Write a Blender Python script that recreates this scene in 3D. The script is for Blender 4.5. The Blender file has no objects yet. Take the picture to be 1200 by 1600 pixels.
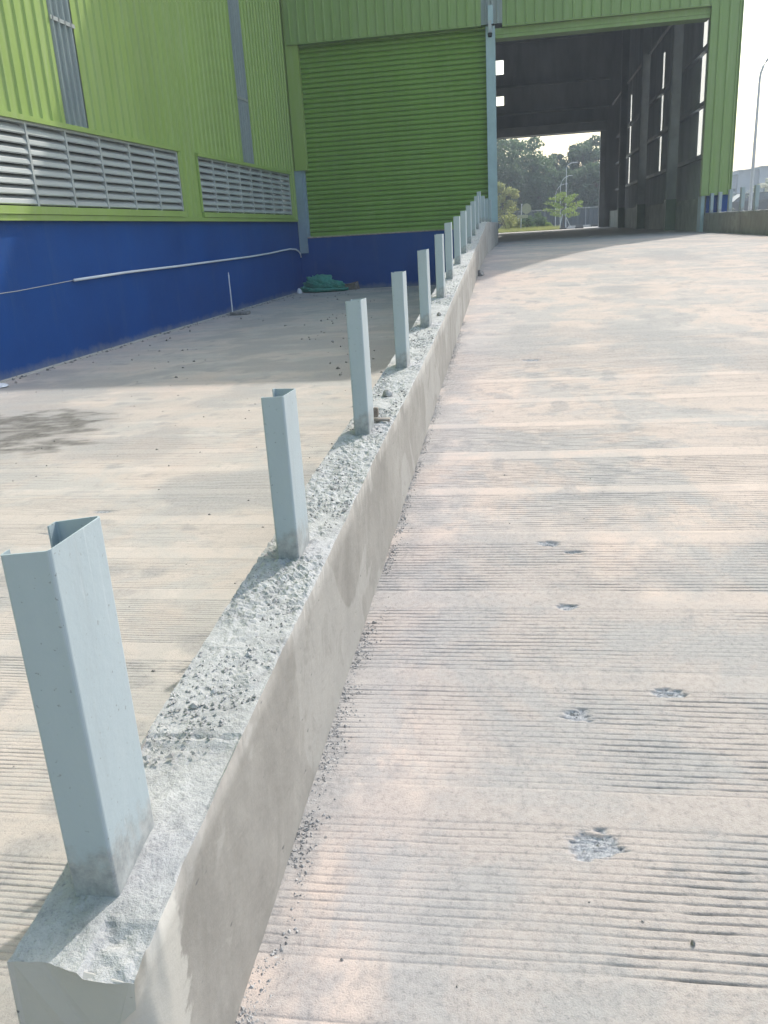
import bpy, math, random
import numpy as np
from mathutils import Matrix, Vector
random.seed(7); RNG = np.random.default_rng(11)
R = math.radians
scene = bpy.context.scene
COL = scene.collection
PI = math.pi

# ------------------------------------------------------------------ helpers
class MB:
    """collects vertices and faces of one mesh"""
    def __init__(s): s.v = []; s.f = []; s.m = []
    def add(s, vs, fs, m=0):
        o = len(s.v); s.v.extend([tuple(map(float, p)) for p in vs])
        for f in fs: s.f.append(tuple(o + i for i in f)); s.m.append(m)
        return s
    def box(s, x0, x1, y0, y1, z0, z1, m=0, bev=0.0):
        if bev > 0:
            b = min(bev, (x1-x0)*.3, (y1-y0)*.3, (z1-z0)*.3)
            vs = []
            for sx in (0, 1):
                for sy in (0, 1):
                    for sz in (0, 1):
                        X = (x0, x1)[sx]; Y = (y0, y1)[sy]; Z = (z0, z1)[sz]
                        dx = (b, -b)[sx]; dy = (b, -b)[sy]; dz = (b, -b)[sz]
                        vs += [(X, Y+dy, Z+dz), (X+dx, Y, Z+dz), (X+dx, Y+dy, Z)]
            idx = lambda sx, sy, sz, k: (sx*4+sy*2+sz)*3+k
            fs = []
            for sx in (0, 1): fs.append([idx(sx, 0, 0, 0), idx(sx, 1, 0, 0), idx(sx, 1, 1, 0), idx(sx, 0, 1, 0)])
            for sy in (0, 1): fs.append([idx(0, sy, 0, 1), idx(1, sy, 0, 1), idx(1, sy, 1, 1), idx(0, sy, 1, 1)])
            for sz in (0, 1): fs.append([idx(0, 0, sz, 2), idx(1, 0, sz, 2), idx(1, 1, sz, 2), idx(0, 1, sz, 2)])
            for sx in (0, 1):
                for sy in (0, 1): fs.append([idx(sx, sy, 0, 0), idx(sx, sy, 1, 0), idx(sx, sy, 1, 1), idx(sx, sy, 0, 1)])
                for sz in (0, 1): fs.append([idx(sx, 0, sz, 0), idx(sx, 1, sz, 0), idx(sx, 1, sz, 2), idx(sx, 0, sz, 2)])
            for sy in (0, 1):
                for sz in (0, 1): fs.append([idx(0, sy, sz, 1), idx(1, sy, sz, 1), idx(1, sy, sz, 2), idx(0, sy, sz, 2)])
            for sx in (0, 1):
                for sy in (0, 1):
                    for sz in (0, 1): fs.append([idx(sx, sy, sz, 0), idx(sx, sy, sz, 1), idx(sx, sy, sz, 2)])
            return s.add(vs, fs, m)
        vs = [(x, y, z) for x in (x0, x1) for y in (y0, y1) for z in (z0, z1)]
        return s.add(vs, [(0, 1, 3, 2), (4, 6, 7, 5), (0, 4, 5, 1), (2, 3, 7, 6), (0, 2, 6, 4), (1, 5, 7, 3)], m)
    def tube(s, pts, r, n=8, m=0, cap=True):
        pts = [Vector(p) for p in pts]; o = len(s.v)
        rs = r if isinstance(r, (list, tuple)) else [r]*len(pts)
        vs = []
        for i, p in enumerate(pts):
            t = (pts[min(i+1, len(pts)-1)] - pts[max(i-1, 0)]).normalized()
            a = t.orthogonal() if abs(t.z) < .9 else Vector((1, 0, 0))
            a = (a - t*a.dot(t)).normalized()
            if abs(t.z) < .9: a = Vector((0, 0, 1)) - t*t.z; a.normalize()
            b = t.cross(a)
            for k in range(n):
                an = 2*PI*k/n; vs.append(p + (a*math.cos(an) + b*math.sin(an))*rs[i])
        fs = []
        for i in range(len(pts)-1):
            for k in range(n):
                fs.append((i*n+k, i*n+(k+1) % n, (i+1)*n+(k+1) % n, (i+1)*n+k))
        if cap: fs.append(tuple(range(n))[::-1]); fs.append(tuple((len(pts)-1)*n+k for k in range(n)))
        return s.add(vs, fs, m)
    def build(s, name, mats, parent=None, smooth=False, origin=None):
        me = bpy.data.meshes.new(name)
        L = Vector(origin) if origin else (root_of(parent).location.copy() if parent else Vector((0, 0, 0)))
        vs = np.array(s.v, dtype=float) - np.array(L)
        me.from_pydata(vs.tolist(), [], s.f)
        if not isinstance(mats, (list, tuple)): mats = [mats]
        for m in mats: me.materials.append(m)
        if len(mats) > 1: me.polygons.foreach_set('material_index', s.m)
        import bmesh
        bm = bmesh.new(); bm.from_mesh(me); bmesh.ops.recalc_face_normals(bm, faces=bm.faces); bm.to_mesh(me); bm.free()
        if smooth: me.polygons.foreach_set('use_smooth', [True]*len(me.polygons))
        me.update()
        o = bpy.data.objects.new(name, me); COL.objects.link(o)
        if parent: o.parent = parent
        else: o.location = L
        return o
def root_of(o):
    while o.parent: o = o.parent
    return o
def tag(o, label=None, cat=None, group=None, kind=None):
    if label: o['label'] = label
    if cat: o['category'] = cat
    if group: o['group'] = group
    if kind: o['kind'] = kind
    return o
def thing(name, loc, label, cat, group=None):
    o = bpy.data.objects.new(name, None); COL.objects.link(o); o.location = loc; o.empty_display_size = .1
    return tag(o, label, cat, group)
def grid_obj(name, V, mats, smooth=True, attrs=None, midx=None):
    """V: (n,m,3) array -> grid mesh"""
    n, m = V.shape[:2]
    me = bpy.data.meshes.new(name)
    me.vertices.add(n*m); me.vertices.foreach_set('co', V.reshape(-1).astype(np.float32))
    a = np.arange(n*m).reshape(n, m)
    q = np.stack([a[:-1, :-1], a[:-1, 1:], a[1:, 1:], a[1:, :-1]], -1).reshape(-1, 4)
    me.loops.add(q.size); me.loops.foreach_set('vertex_index', q.reshape(-1).astype(np.int32))
    me.polygons.add(len(q)); me.polygons.foreach_set('loop_start', (np.arange(len(q))*4).astype(np.int32))
    me.polygons.foreach_set('loop_total', np.full(len(q), 4, np.int32))
    me.update(calc_edges=True)
    if not isinstance(mats, (list, tuple)): mats = [mats]
    for mm in mats: me.materials.append(mm)
    if midx is not None: me.polygons.foreach_set('material_index', midx.reshape(-1).astype(np.int32))
    me.polygons.foreach_set('use_smooth', [smooth]*len(q))
    for k, arr in (attrs or {}).items():
        at = me.attributes.new(k, 'FLOAT', 'POINT'); at.data.foreach_set('value', arr.reshape(-1).astype(np.float32))
    o = bpy.data.objects.new(name, me); COL.objects.link(o)
    return o
# value noise ---------------------------------------------------------------
def _h(ix, iy, seed):
    n = (ix.astype(np.int64)*374761393 + iy.astype(np.int64)*668265263 + seed*1442695041) & 0xffffffff
    n = ((n ^ (n >> 13))*1274126177) & 0xffffffff
    n = (n ^ (n >> 16)) & 0xffffffff
    return n/4294967295.0
def vnoise(x, y, seed=0):
    ix = np.floor(x); iy = np.floor(y); fx = x-ix; fy = y-iy
    fx = fx*fx*(3-2*fx); fy = fy*fy*(3-2*fy)
    a = _h(ix, iy, seed); b = _h(ix+1, iy, seed); c = _h(ix, iy+1, seed); d = _h(ix+1, iy+1, seed)
    return (a*(1-fx)+b*fx)*(1-fy) + (c*(1-fx)+d*fx)*fy
def fbm(x, y, seed=0, oct=4):
    s = 0; a = .5; t = 0
    for i in range(oct):
        s = s + a*vnoise(x*2**i, y*2**i, seed+i*17); t += a; a *= .5
    return s/t
def sstep(a, b, x):
    t = np.clip((x-a)/(b-a), 0, 1); return t*t*(3-2*t)

# ------------------------------------------------------------------ materials
class NT:
    def __init__(s, name):
        s.mat = bpy.data.materials.new(name); s.mat.use_nodes = True
        s.t = s.mat.node_tree; s.b = s.t.nodes['Principled BSDF']; s.out = s.t.nodes['Material Output']
        s.co = None
    def n(s, ty, **kw):
        n = s.t.nodes.new(ty)
        for k, v in kw.items():
            if hasattr(n, k): setattr(n, k, v)
            else: n.inputs[k].default_value = v
        return n
    def l(s, a, b): s.t.links.new(a, b)
    def coord(s, kind='Object'):
        if s.co is None: s.co = s.n('ShaderNodeTexCoord')
        return s.co.outputs[kind]
    def noise(s, scale, detail=5, rough=.6, stretch=None, dist=0.0):
        c = s.coord()
        if stretch:
            m = s.n('ShaderNodeMapping'); m.inputs['Scale'].default_value = stretch; s.l(c, m.inputs[0]); c = m.outputs[0]
        n = s.n('ShaderNodeTexNoise'); n.inputs['Scale'].default_value = scale; n.inputs['Detail'].default_value = detail
        n.inputs['Roughness'].default_value = rough; n.inputs['Distortion'].default_value = dist
        s.l(c, n.inputs['Vector']); return n.outputs['Fac']
    def ramp(s, fac, *stops):
        r = s.n('ShaderNodeValToRGB'); e = r.color_ramp.elements
        while len(e) < len(stops): e.new(.5)
        for i, (p, c) in enumerate(stops):
            e[i].position = p; e[i].color = (c, c, c, 1) if isinstance(c, (int, float)) else (*c, 1)
        s.l(fac, r.inputs[0]); return r.outputs[0]
    def mix(s, fac, a, b, mode='MIX'):
        m = s.n('ShaderNodeMix'); m.data_type = 'RGBA'; m.blend_type = mode
        for v, i in ((fac, 0), (a, 6), (b, 7)):
            if isinstance(v, (int, float)): m.inputs[i].default_value = v if i == 0 else (v, v, v, 1)
            elif isinstance(v, tuple): m.inputs[i].default_value = (*v, 1)
            else: s.l(v, m.inputs[i])
        return m.outputs[2]
    def math(s, op, a, b=None, clamp=False):
        m = s.n('ShaderNodeMath'); m.operation = op; m.use_clamp = clamp
        for v, i in ((a, 0), (b, 1)):
            if v is None: continue
            if isinstance(v, (int, float)): m.inputs[i].default_value = v
            else: s.l(v, m.inputs[i])
        return m.outputs[0]
    def attr(s, name):
        a = s.n('ShaderNodeAttribute'); a.attribute_name = name; return a.outputs['Fac']
    def xyz(s):
        x = s.n('ShaderNodeSeparateXYZ'); s.l(s.coord(), x.inputs[0]); return x.outputs
    def color(s, v):
        if isinstance(v, tuple): s.b.inputs['Base Color'].default_value = (*v, 1)
        else: s.l(v, s.b.inputs['Base Color'])
    def rough(s, v):
        if isinstance(v, (int, float)): s.b.inputs['Roughness'].default_value = v
        else: s.l(v, s.b.inputs['Roughness'])
    def bump(s, fac, dist=.005, strength=1.0):
        b = s.n('ShaderNodeBump'); b.inputs['Distance'].default_value = dist; b.inputs['Strength'].default_value = strength
        if not isinstance(fac, list): fac = [fac]
        s.l(fac[0], b.inputs['Height']); s.l(b.outputs[0], s.b.inputs['Normal'])
def simple(name, col, rough=.5, var=.12, scale=3.0, stretch=None, metal=0.0, bump=0.0, spec=.5):
    t = NT(name); f = t.noise(scale, 6, .65, stretch)
    c0 = tuple(c*(1-var*1.6) for c in col); c1 = tuple(min(1, c*(1+var)) for c in col)
    t.color(t.ramp(f, (.3, c0), (.7, c1))); t.rough(rough); t.b.inputs['Metallic'].default_value = metal
    t.b.inputs['Specular IOR Level'].default_value = spec
    if bump: t.bump(t.noise(scale*20, 4), bump)
    return t.mat

def concrete(name, warm, grey, use_attr=True, bump=.002):
    t = NT(name)
    big = t.noise(1.7, 9, .68, None, .4); big2 = t.noise(.55, 4, .6); mid = t.noise(13, 8, .78, (1, .7, 1)); fine = t.noise(75, 5, .8); grain = t.noise(330, 2, .6)
    str_ = t.noise(11, 6, .75, (.10, 2.4, 1)); light = t.noise(4.2, 8, .72)
    d = lambda c, k: tuple(min(1, x*k) for x in c)
    c = t.mix(t.ramp(big, (.46, 0.0), (.54, .85)), warm, grey)
    c = t.mix(t.ramp(big2, (.52, 0.0), (.68, .40)), c, (.54, .41, .345))
    c = t.mix(t.ramp(light, (.54, 0.0), (.64, .5)), c, d(warm, 1.18))
    c = t.mix(t.ramp(mid, (.34, .55), (.46, 0.0)), c, d(grey, .72))
    c = t.mix(t.ramp(str_, (.32, .38), (.46, 0.0)), c, d(grey, .74))
    c = t.mix(t.ramp(str_, (.58, 0.0), (.72, .35)), c, d(warm, 1.15))
    c = t.mix(t.ramp(fine, (.34, .55), (.45, 0.0)), c, d(grey, .60))
    c = t.mix(t.ramp(grain, (.30, .40), (.44, 0.0)), c, d(grey, .50))
    c = t.mix(t.ramp(grain, (.60, 0.0), (.72, .30)), c, d(warm, 1.3))
    if use_attr:
        c = t.mix(t.attr('smoothband'), c, d(warm, 1.12))
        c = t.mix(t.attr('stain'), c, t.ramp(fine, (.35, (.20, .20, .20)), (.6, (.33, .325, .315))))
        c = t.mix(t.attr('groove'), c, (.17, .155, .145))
        c = t.mix(t.attr('dirt'), c, t.ramp(mid, (.35, (.085, .08, .072)), (.62, (.20, .19, .175))))
        c = t.mix(t.attr('hole'), c, t.ramp(t.noise(120, 4, .8), (.35, (.12, .13, .15)), (.62, (.40, .41, .42))))
    t.color(c); t.rough(.92); t.b.inputs['Specular IOR Level'].default_value = .2
    t.bump(t.mix(.5, fine, grain), bump)
    return t.mat

M = {}
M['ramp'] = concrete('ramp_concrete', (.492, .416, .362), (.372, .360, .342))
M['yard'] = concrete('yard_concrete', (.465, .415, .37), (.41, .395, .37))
# trowelled kerb side
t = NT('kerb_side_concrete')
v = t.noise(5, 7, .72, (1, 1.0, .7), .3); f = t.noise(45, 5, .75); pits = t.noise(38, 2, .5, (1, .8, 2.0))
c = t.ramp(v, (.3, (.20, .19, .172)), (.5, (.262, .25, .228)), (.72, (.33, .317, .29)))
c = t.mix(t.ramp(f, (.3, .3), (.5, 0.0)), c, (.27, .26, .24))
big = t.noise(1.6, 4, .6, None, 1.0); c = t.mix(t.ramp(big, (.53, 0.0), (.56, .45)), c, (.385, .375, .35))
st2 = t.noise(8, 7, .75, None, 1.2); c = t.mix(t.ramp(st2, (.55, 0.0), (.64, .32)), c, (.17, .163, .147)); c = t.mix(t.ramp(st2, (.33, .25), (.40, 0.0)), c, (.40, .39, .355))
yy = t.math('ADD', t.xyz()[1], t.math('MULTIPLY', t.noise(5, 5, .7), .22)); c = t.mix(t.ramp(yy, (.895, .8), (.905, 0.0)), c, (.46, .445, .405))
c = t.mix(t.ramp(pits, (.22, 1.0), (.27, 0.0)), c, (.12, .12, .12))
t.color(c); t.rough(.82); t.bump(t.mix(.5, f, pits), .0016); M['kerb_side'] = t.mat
t = NT('kerb_rough_mortar')
v = t.noise(14, 7, .75, None, .8); f = t.noise(190, 4, .8); p = t.noise(55, 5, .75)
c = t.ramp(v, (.28, (.23, .235, .235)), (.46, (.385, .39, .385)), (.7, (.49, .495, .485)))
c = t.mix(t.ramp(f, (.32, .75), (.46, 0.0)), c, (.22, .225, .23))
c = t.mix(t.ramp(p, (.33, .6), (.42, 0.0)), c, (.26, .265, .275))
t.color(c); t.rough(.95); t.bump(t.mix(.5, f, v), .006); M['kerb_top'] = t.mat
M['stone'] = simple('rubble_stone', (.36, .355, .345), .9, .35, 30)
M['grit'] = simple('dark_grit', (.25, .24, .225), .95, .4, 20)
# painted sheet steel: green
def sheet(name, col, rough=.42, dust=(.45, .47, .36), dustamt=.22):
    t = NT(name); f = t.noise(1.2, 5, .6, (1, 1, .35)); g = t.noise(12, 5, .7, (1, 1, .08))
    c = t.ramp(f, (.3, tuple(x*.90 for x in col)), (.7, tuple(x*1.06 for x in col)))
    c = t.mix(t.ramp(g, (.45, 0.0), (.75, dustamt)), c, dust)
    t.color(c); t.rough(t.ramp(g, (.3, rough-.06), (.7, rough+.15))); t.bump(t.noise(2.2, 2, .5), .006, .5); return t.mat
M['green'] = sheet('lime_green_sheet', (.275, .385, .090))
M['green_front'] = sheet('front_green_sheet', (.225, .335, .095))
M['shutter'] = sheet('green_shutter_paint', (.165, .300, .036), .5, dustamt=.12)
t = NT('blue_wall_paint')
f = t.noise(.8, 5, .6); st = t.noise(5, 5, .7, (1, 1, .12)); sp = t.noise(28, 2, .5)
t.b.inputs['Specular IOR Level'].default_value = .2
c = t.ramp(f, (.3, (.0008, .045, .20)), (.7, (.001, .062, .265)))
c = t.mix(t.ramp(st, (.54, 0.0), (.78, .22)), c, (.07, .12, .20))
c = t.mix(t.ramp(sp, (.76, 0.0), (.79, .5)), c, (.30, .33, .38))
z = t.xyz()[2]; low = t.ramp(t.math('ADD', z, t.math('MULTIPLY', t.noise(3.0, 5, .7), .22)), (.10, .75), (.21, 0.0))
c = t.mix(low, c, (.20, .22, .24)); t.color(c); t.rough(.55); t.bump(t.noise(40, 4), .0015); M['blue'] = t.mat
# posts
t = NT('pale_blue_primer')
f = t.noise(6, 5, .6, (1, 1, .2)); sc = t.noise(70, 3, .6, (1, 1, .25)); zz = t.xyz()[2]
c = t.ramp(f, (.3, (.325, .39, .415)), (.7, (.37, .435, .462)))
c = t.mix(t.ramp(sc, (.70, 0.0), (.74, .6)), c, (.56, .60, .62))
g = t.math('ADD', zz, t.math('MULTIPLY', t.noise(22, 6, .75), .19)); g = t.ramp(g, (.135, .80), (.175, 0.0))
scr = t.noise(26, 4, .6, (1.0, 1.0, .05), 1.5); c = t.mix(t.ramp(scr, (.67, 0.0), (.70, .25)), c, (.58, .62, .63))
spl = t.noise(95, 3, .7); c = t.mix(t.ramp(spl, (.66, 0.0), (.68, .75)), c, (.20, .21, .21))
run = t.noise(30, 5, .7, (1, 1, .06)); c = t.mix(t.ramp(run, (.56, 0.0), (.75, .3)), c, (.27, .30, .31))
c = t.mix(g, c, t.ramp(t.noise(40, 5, .7), (.35, (.19, .195, .19)), (.65, (.40, .40, .385))))
t.color(c); t.rough(.42); t.bump(t.noise(35, 3, .6), .0008); M['post'] = t.mat
M['column'] = simple('pale_blue_column_paint', (.38, .50, .53), .45, .07, 4)
M['guide'] = simple('dull_guide_paint', (.24, .32, .37), .5, .1, 4)
M['louvre'] = simple('grey_louvre_aluminium', (.47, .49, .475), .38, .1, 3, (1, .4, 4), metal=.25)
M['dark_gap'] = simple('dark_interior_board', (.03, .032, .03), .9)
M['hall'] = simple('dark_unpainted_sheet', (.40, .42, .44), .6, .15, 1.5, (1, 1, .2))
M['hall_steel'] = simple('dark_grey_steel', (.30, .32, .335), .6, .15, 2)
M['rail'] = simple('pale_eave_steel', (.42, .42, .43), .5)
M['upstand_floor'] = simple('hall_floor_concrete', (.40, .385, .36), .8, .15, 1.2)
M['upstand'] = simple('hall_upstand_concrete', (.36, .39, .34), .8, .2, 2)
M['green_col'] = simple('green_column_paint', (.15, .21, .15), .5, .12, 2)
M['pvc'] = simple('white_pvc', (.72, .73, .74), .35, .06, 5)
M['roof'] = simple('roof_sheet', (.30, .32, .32), .5)
t = NT('translucent_sheet')
t.color(t.ramp(t.noise(2.5, 5, .6, (1, 1, .25)), (.3, (.27, .33, .33)), (.7, (.42, .47, .46)))); t.rough(.3)
tr = t.n('ShaderNodeBsdfTranslucent'); tr.inputs[0].default_value = (.62, .68, .66, 1)
mx = t.n('ShaderNodeMixShader'); mx.inputs[0].default_value = .35
t.l(t.b.outputs[0], mx.inputs[1]); t.l(tr.outputs[0], mx.inputs[2]); t.l(mx.outputs[0], t.out.inputs[0]); M['clear'] = t.mat
t = NT('daylight_sheet')
t.color((.7, .72, .7)); t.rough(.35)
tr = t.n('ShaderNodeBsdfTranslucent'); tr.inputs[0].default_value = (.92, .93, .88, 1)
mx = t.n('ShaderNodeMixShader'); mx.inputs[0].default_value = .85
t.l(t.b.outputs[0], mx.inputs[1]); t.l(tr.outputs[0], mx.inputs[2]); t.l(mx.outputs[0], t.out.inputs[0]); M['daylight'] = t.mat
M['asphalt'] = simple('apron_concrete', (.40, .385, .35), .9, .12, .6)
M['earth'] = simple('ground_earth', (.23, .215, .175), .95, .3, .3)
M['grass'] = simple('verge_grass', (.085, .115, .04), .95, .35, 3)
M['white'] = simple('white_kerb_paint', (.42, .41, .39), .7, .1, 5)
M['black'] = simple('black_kerb_paint', (.03, .03, .03), .7, .1, 5)
M['galv'] = simple('galvanised_steel', (.48, .50, .51), .45, .1, 3)
M['farwall'] = simple('far_render', (.40, .41, .42), .85, .08, .4)
M['farwin'] = simple('far_window_glass', (.10, .12, .14), .2, .1, 2)
M['fence'] = simple('dark_fence_sheet', (.06, .075, .085), .7, .2, 1.5, (6, 1, .2))
M['bark'] = simple('bark', (.11, .085, .06), .95, .3, 6, (1, 1, .2))
M['wood'] = simple('raw_wood', (.33, .25, .17), .85, .25, 12, (1, 4, 1))
M['old_wood'] = simple('weathered_wood', (.27, .245, .21), .9, .25, 25, (1, 4, 1))
M['sheetmetal'] = simple('dusty_dark_plate', (.16, .16, .16), .75, .25, 6)
M['brickbat'] = simple('broken_brick', (.25, .21, .175), .95, .3, 18, bump=.004)
M['darkcar'] = simple('dark_car_paint', (.03, .035, .04), .3)
M['cream'] = simple('cream_truck_body', (.55, .52, .36), .5)
M['olive_board'] = simple('faded_sign_board', (.33, .34, .24), .7)
M['tyre'] = simple('tyre_rubber', (.02, .02, .02), .85)
def leafmat(name, a, b):
    t = NT(name); o = t.n('ShaderNodeObjectInfo')
    c = t.ramp(t.noise(.9, 4, .7), (.3, a), (.7, b)); t.color(c); t.rough(.6)
    tr = t.n('ShaderNodeBsdfTranslucent'); t.l(c, tr.inputs[0])
    mx = t.n('ShaderNodeMixShader'); mx.inputs[0].default_value = .4
    t.l(t.b.outputs[0], mx.inputs[1]); t.l(tr.outputs[0], mx.inputs[2]); t.l(mx.outputs[0], t.out.inputs[0]); return t.mat
M['leaf_dark'] = leafmat('dark_leaves', (.065, .105, .055), (.125, .18, .09))
M['leaf_mid'] = leafmat('mid_leaves', (.085, .14, .065), (.15, .22, .10))
M['leaf_olive'] = leafmat('olive_leaves', (.24, .26, .09), (.42, .43, .16))
M['leaf_lime'] = leafmat('lime_leaves', (.17, .26, .05), (.34, .42, .11))
t = NT('green_netting')
w = t.noise(45, 4, .8, (1, 1, 1), 2.0); c = t.ramp(w, (.35, (.03, .18, .135)), (.6, (.10, .46, .35)))
t.color(c); t.rough(.75); t.bump(w, .02); M['net'] = t.mat

# ------------------------------------------------------------------ site levels
YF = 18.65          # plane of the building front
WX = -4.986         # plane of the long left wall
KB = .0125; KA = .677-18.65*KB
def kerb_x(y): return -KA-KB*y          # ramp face of the near kerb, slightly askew to the building
FL = .78            # hall floor
RY = [-40, .3, .9, 1.1, 2, 9.0, 10.2, 11.3, 12.5, 14, 60]
RZ = [-.03, -.03, -.012, .008, .078, .622, .708, .757, .782, .78, .78]
_yy = np.linspace(-45, 65, 22001); _zz = np.interp(_yy, RY, RZ)
_k = np.exp(-np.linspace(-2.5, 2.5, 121)**2); _k /= _k.sum(); _zz = np.convolve(np.pad(_zz, 60, mode='edge'), _k, 'valid')
def ramp_z(y): return np.interp(y, _yy, _zz)
def yard_z(y): return np.asarray(y, dtype=float)*0.0
KY = [.5, .7, 1.0, 1.7, 2.5, 3.3, 4.0, 4.86, 5.76, 6.6, 7.64, 8.57, 9.47, 10.4, 11.36, 12.0, 12.4, 18.65]
KZ = [.335, .352, .390, .440, .493, .528, .573, .630, .70, .762, .838, .905, .975, 1.045, 1.112, 1.18, 1.195, 1.195]
def kerb_z(y): return np.interp(y, KY, KZ)
def kerb_zr(y): return ramp_z(y)+.355
def ground_z(y):
    y = np.asarray(y, dtype=float)
    return yard_z(y) - .05 + np.interp(y, [26, 40, 41], [0, .62, .66])

# ------------------------------------------------------------------ ground sheets
gy = np.concatenate([[-400, -120], np.arange(-45, 62, 1.0), [70, 90, 140, 300, 900]])
gx = np.concatenate([[-700, -200], np.arange(-60, 61, 6.0), [200, 700]])
GX, GY = np.meshgrid(gx, gy); G = np.stack([GX, GY, ground_z(GY)], -1)
tag(grid_obj('ground', G, M['earth']), kind='structure')

def slab(xl, xr, us, rows, zf, holes, seed, depth, mat, name, band, phase, pitch, smooth_w, stainf=None, smudges=(), dirtf=None):
    U, Y = np.meshgrid(us, rows); X = xl(Y)+(xr-xl(Y))*U
    yw = Y + .010*np.sin(X*1.7+seed) + .016*(fbm(X*.9, Y*.6, seed+3)-.5) - .012*X
    b = (yw - phase)/band; ib = np.floor(b); fr = b-ib
    jit = _h(ib, ib*0, seed+5); sm = 1-smooth_w + .14*(jit-.5)
    grooved = sstep(0, .03, fr)*(1-sstep(sm, sm+.03, fr))
    ph = yw/pitch + .35*(fbm(X*4, Y*12, seed+8)-.5) + jit*1.0
    tri = np.abs((ph % 1.0)-.5)*2            # 0 in the middle of a groove
    g = 1-sstep(.04, .40, tri)
    filled = sstep(.44, .68, fbm(X*2.2+4, Y*2.9, seed+11, 5))      # where slurry has filled the rake marks
    rag = np.clip(-.35+2.3*fbm(X*17, Y*95, seed+21, 4), 0, 1.25)*(.75+.55*fbm(X*2.1, Y*8, seed+23, 3))
    fade = 1-sstep(4.6, 7.0, Y)
    amp = grooved*(1-.72*filled)*rag*fade*(.6+.5*_h(ib, ib*0, seed+6))
    Z = zf(Y) - depth*g*amp
    Z += .0035*(fbm(X*3, Y*3, seed+31, 4)-.5) + .0010*(fbm(X*40, Y*40, seed+41, 3)-.5)
    Z += .0012*(1-grooved)*fade
    hole = np.zeros_like(X)
    for (hx, hy, rx, ry) in holes:
        ca = (X-hx)/rx; cb = (Y-hy)/ry; d = np.sqrt(ca*ca+cb*cb) + 1.3*(fbm(X*60+hx*9, Y*60, seed+51, 4)-.5)
        mk = 1-sstep(.82, 1.02, d); hole = np.maximum(hole, mk)
        Z -= mk*(.0005+.0095*fbm(X*120, Y*120, seed+61, 3))
    stain = .52*sstep(.52, .66, fbm(X*1.3+9, Y*1.3, seed+71, 5))
    stain = np.maximum(stain, .55*sstep(.64, .74, fbm(X*7+3, Y*6, seed+75, 4)))
    stain = np.maximum(stain, .14*grooved*sstep(.42, .66, fbm(X*1.1+21, Y*3.2, seed+79, 5)))
    groove = np.clip(.50*g*amp, 0, 1)           # shade inside the rake marks painted as darker lines, together with some dirt
    for (sx, sy, rx, ry, a) in smudges:
        d = np.sqrt(((X-sx)/rx)**2+((Y-sy)/ry)**2)+1.0*(fbm(X*22+sx, Y*22, seed+85, 4)-.5); stain = np.maximum(stain, a*(1-sstep(.6, 1.1, d)))
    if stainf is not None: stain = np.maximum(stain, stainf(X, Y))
    V = np.stack([X, Y, Z], -1)
    bandmask = (1-grooved)*sstep(.25, .6, fbm(X*.8, Y*1.2, seed+81, 4))
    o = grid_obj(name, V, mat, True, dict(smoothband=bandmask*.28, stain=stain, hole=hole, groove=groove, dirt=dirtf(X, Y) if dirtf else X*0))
    return tag(o, kind='structure')

rows = np.concatenate([np.linspace(-6, .7, 20)[:-1], np.arange(.7, 2.4, .0018), np.arange(2.4, 4.0, .0030), np.arange(4.0, 7.0, .0068), np.linspace(7.0, YF-.03, 240)])
HOLES = [(.116, 1.342, .048, .036), (.109, 1.743, .036, .023), (.323, 1.842, .034, .018), (.102, 2.249, .028, .018), (.058, 2.672, .036, .019),
         (.007, 5.344, .055, .034), (.132, 2.61, .030, .010)]
SMUDGE = [(.18, 1.86, .06, .02, .5), (.22, 1.165, .035, .03, .6), (.045, 1.155, .025, .025, .55), (.13, .95, .03, .02, .5), (.02, .93, .03, .035, .5), (-.10, 1.16, .03, .02, .4), (.29, 1.52, .03, .04, .4), (-.17, 1.65, .12, .12, .35), (-.30, 1.35, .10, .2, .4), (.55, 2.5, .2, .06, .4), (.2, 3.1, .25, .05, .45), (-.2, 2.2, .14, .12, .35)]
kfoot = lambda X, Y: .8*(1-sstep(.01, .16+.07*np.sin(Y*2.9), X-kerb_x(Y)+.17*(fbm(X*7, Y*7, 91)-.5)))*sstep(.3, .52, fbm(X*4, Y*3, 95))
us = np.concatenate([np.linspace(0, .28, 112)[:-1], np.linspace(.28, 1, 62)])
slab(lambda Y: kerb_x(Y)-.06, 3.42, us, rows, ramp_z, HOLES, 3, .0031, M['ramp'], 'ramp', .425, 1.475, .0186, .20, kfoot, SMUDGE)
def patch(X, Y):
    d = np.sqrt(((X+3.40+.18*(Y-5.15))/.62)**2 + ((Y-5.15)/.85)**2) + .9*(fbm(X*3, Y*3, 201, 5)-.5)
    e = .40*sstep(.48, .66, fbm(X*2.2, Y*2.2, 211, 5))*sstep(-1.9, -3.2, X)*(1-sstep(6.0, 7.5, Y))
    return np.maximum(e, .6*(1-sstep(.7, 1.25, d)))
def dirt(X, Y):
    d = np.sqrt(((X+3.52+.30*(Y-5.15))/.78)**2 + ((Y-5.20)/.88)**2) + 1.5*(fbm(X*3.4, Y*5.5, 201, 7)-.5)
    return .97*(1-sstep(.62, .88, d))*(.35+.65*sstep(.25, .6, fbm(X*9, Y*20, 207, 5)))
yrows = np.concatenate([np.linspace(-6, .9, 20)[:-1], np.arange(.9, 2.2, .0021), np.arange(2.2, 3.6, .0032), np.arange(3.6, 7.0, .009), np.linspace(7.0, YF-.005, 240)])
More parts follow.
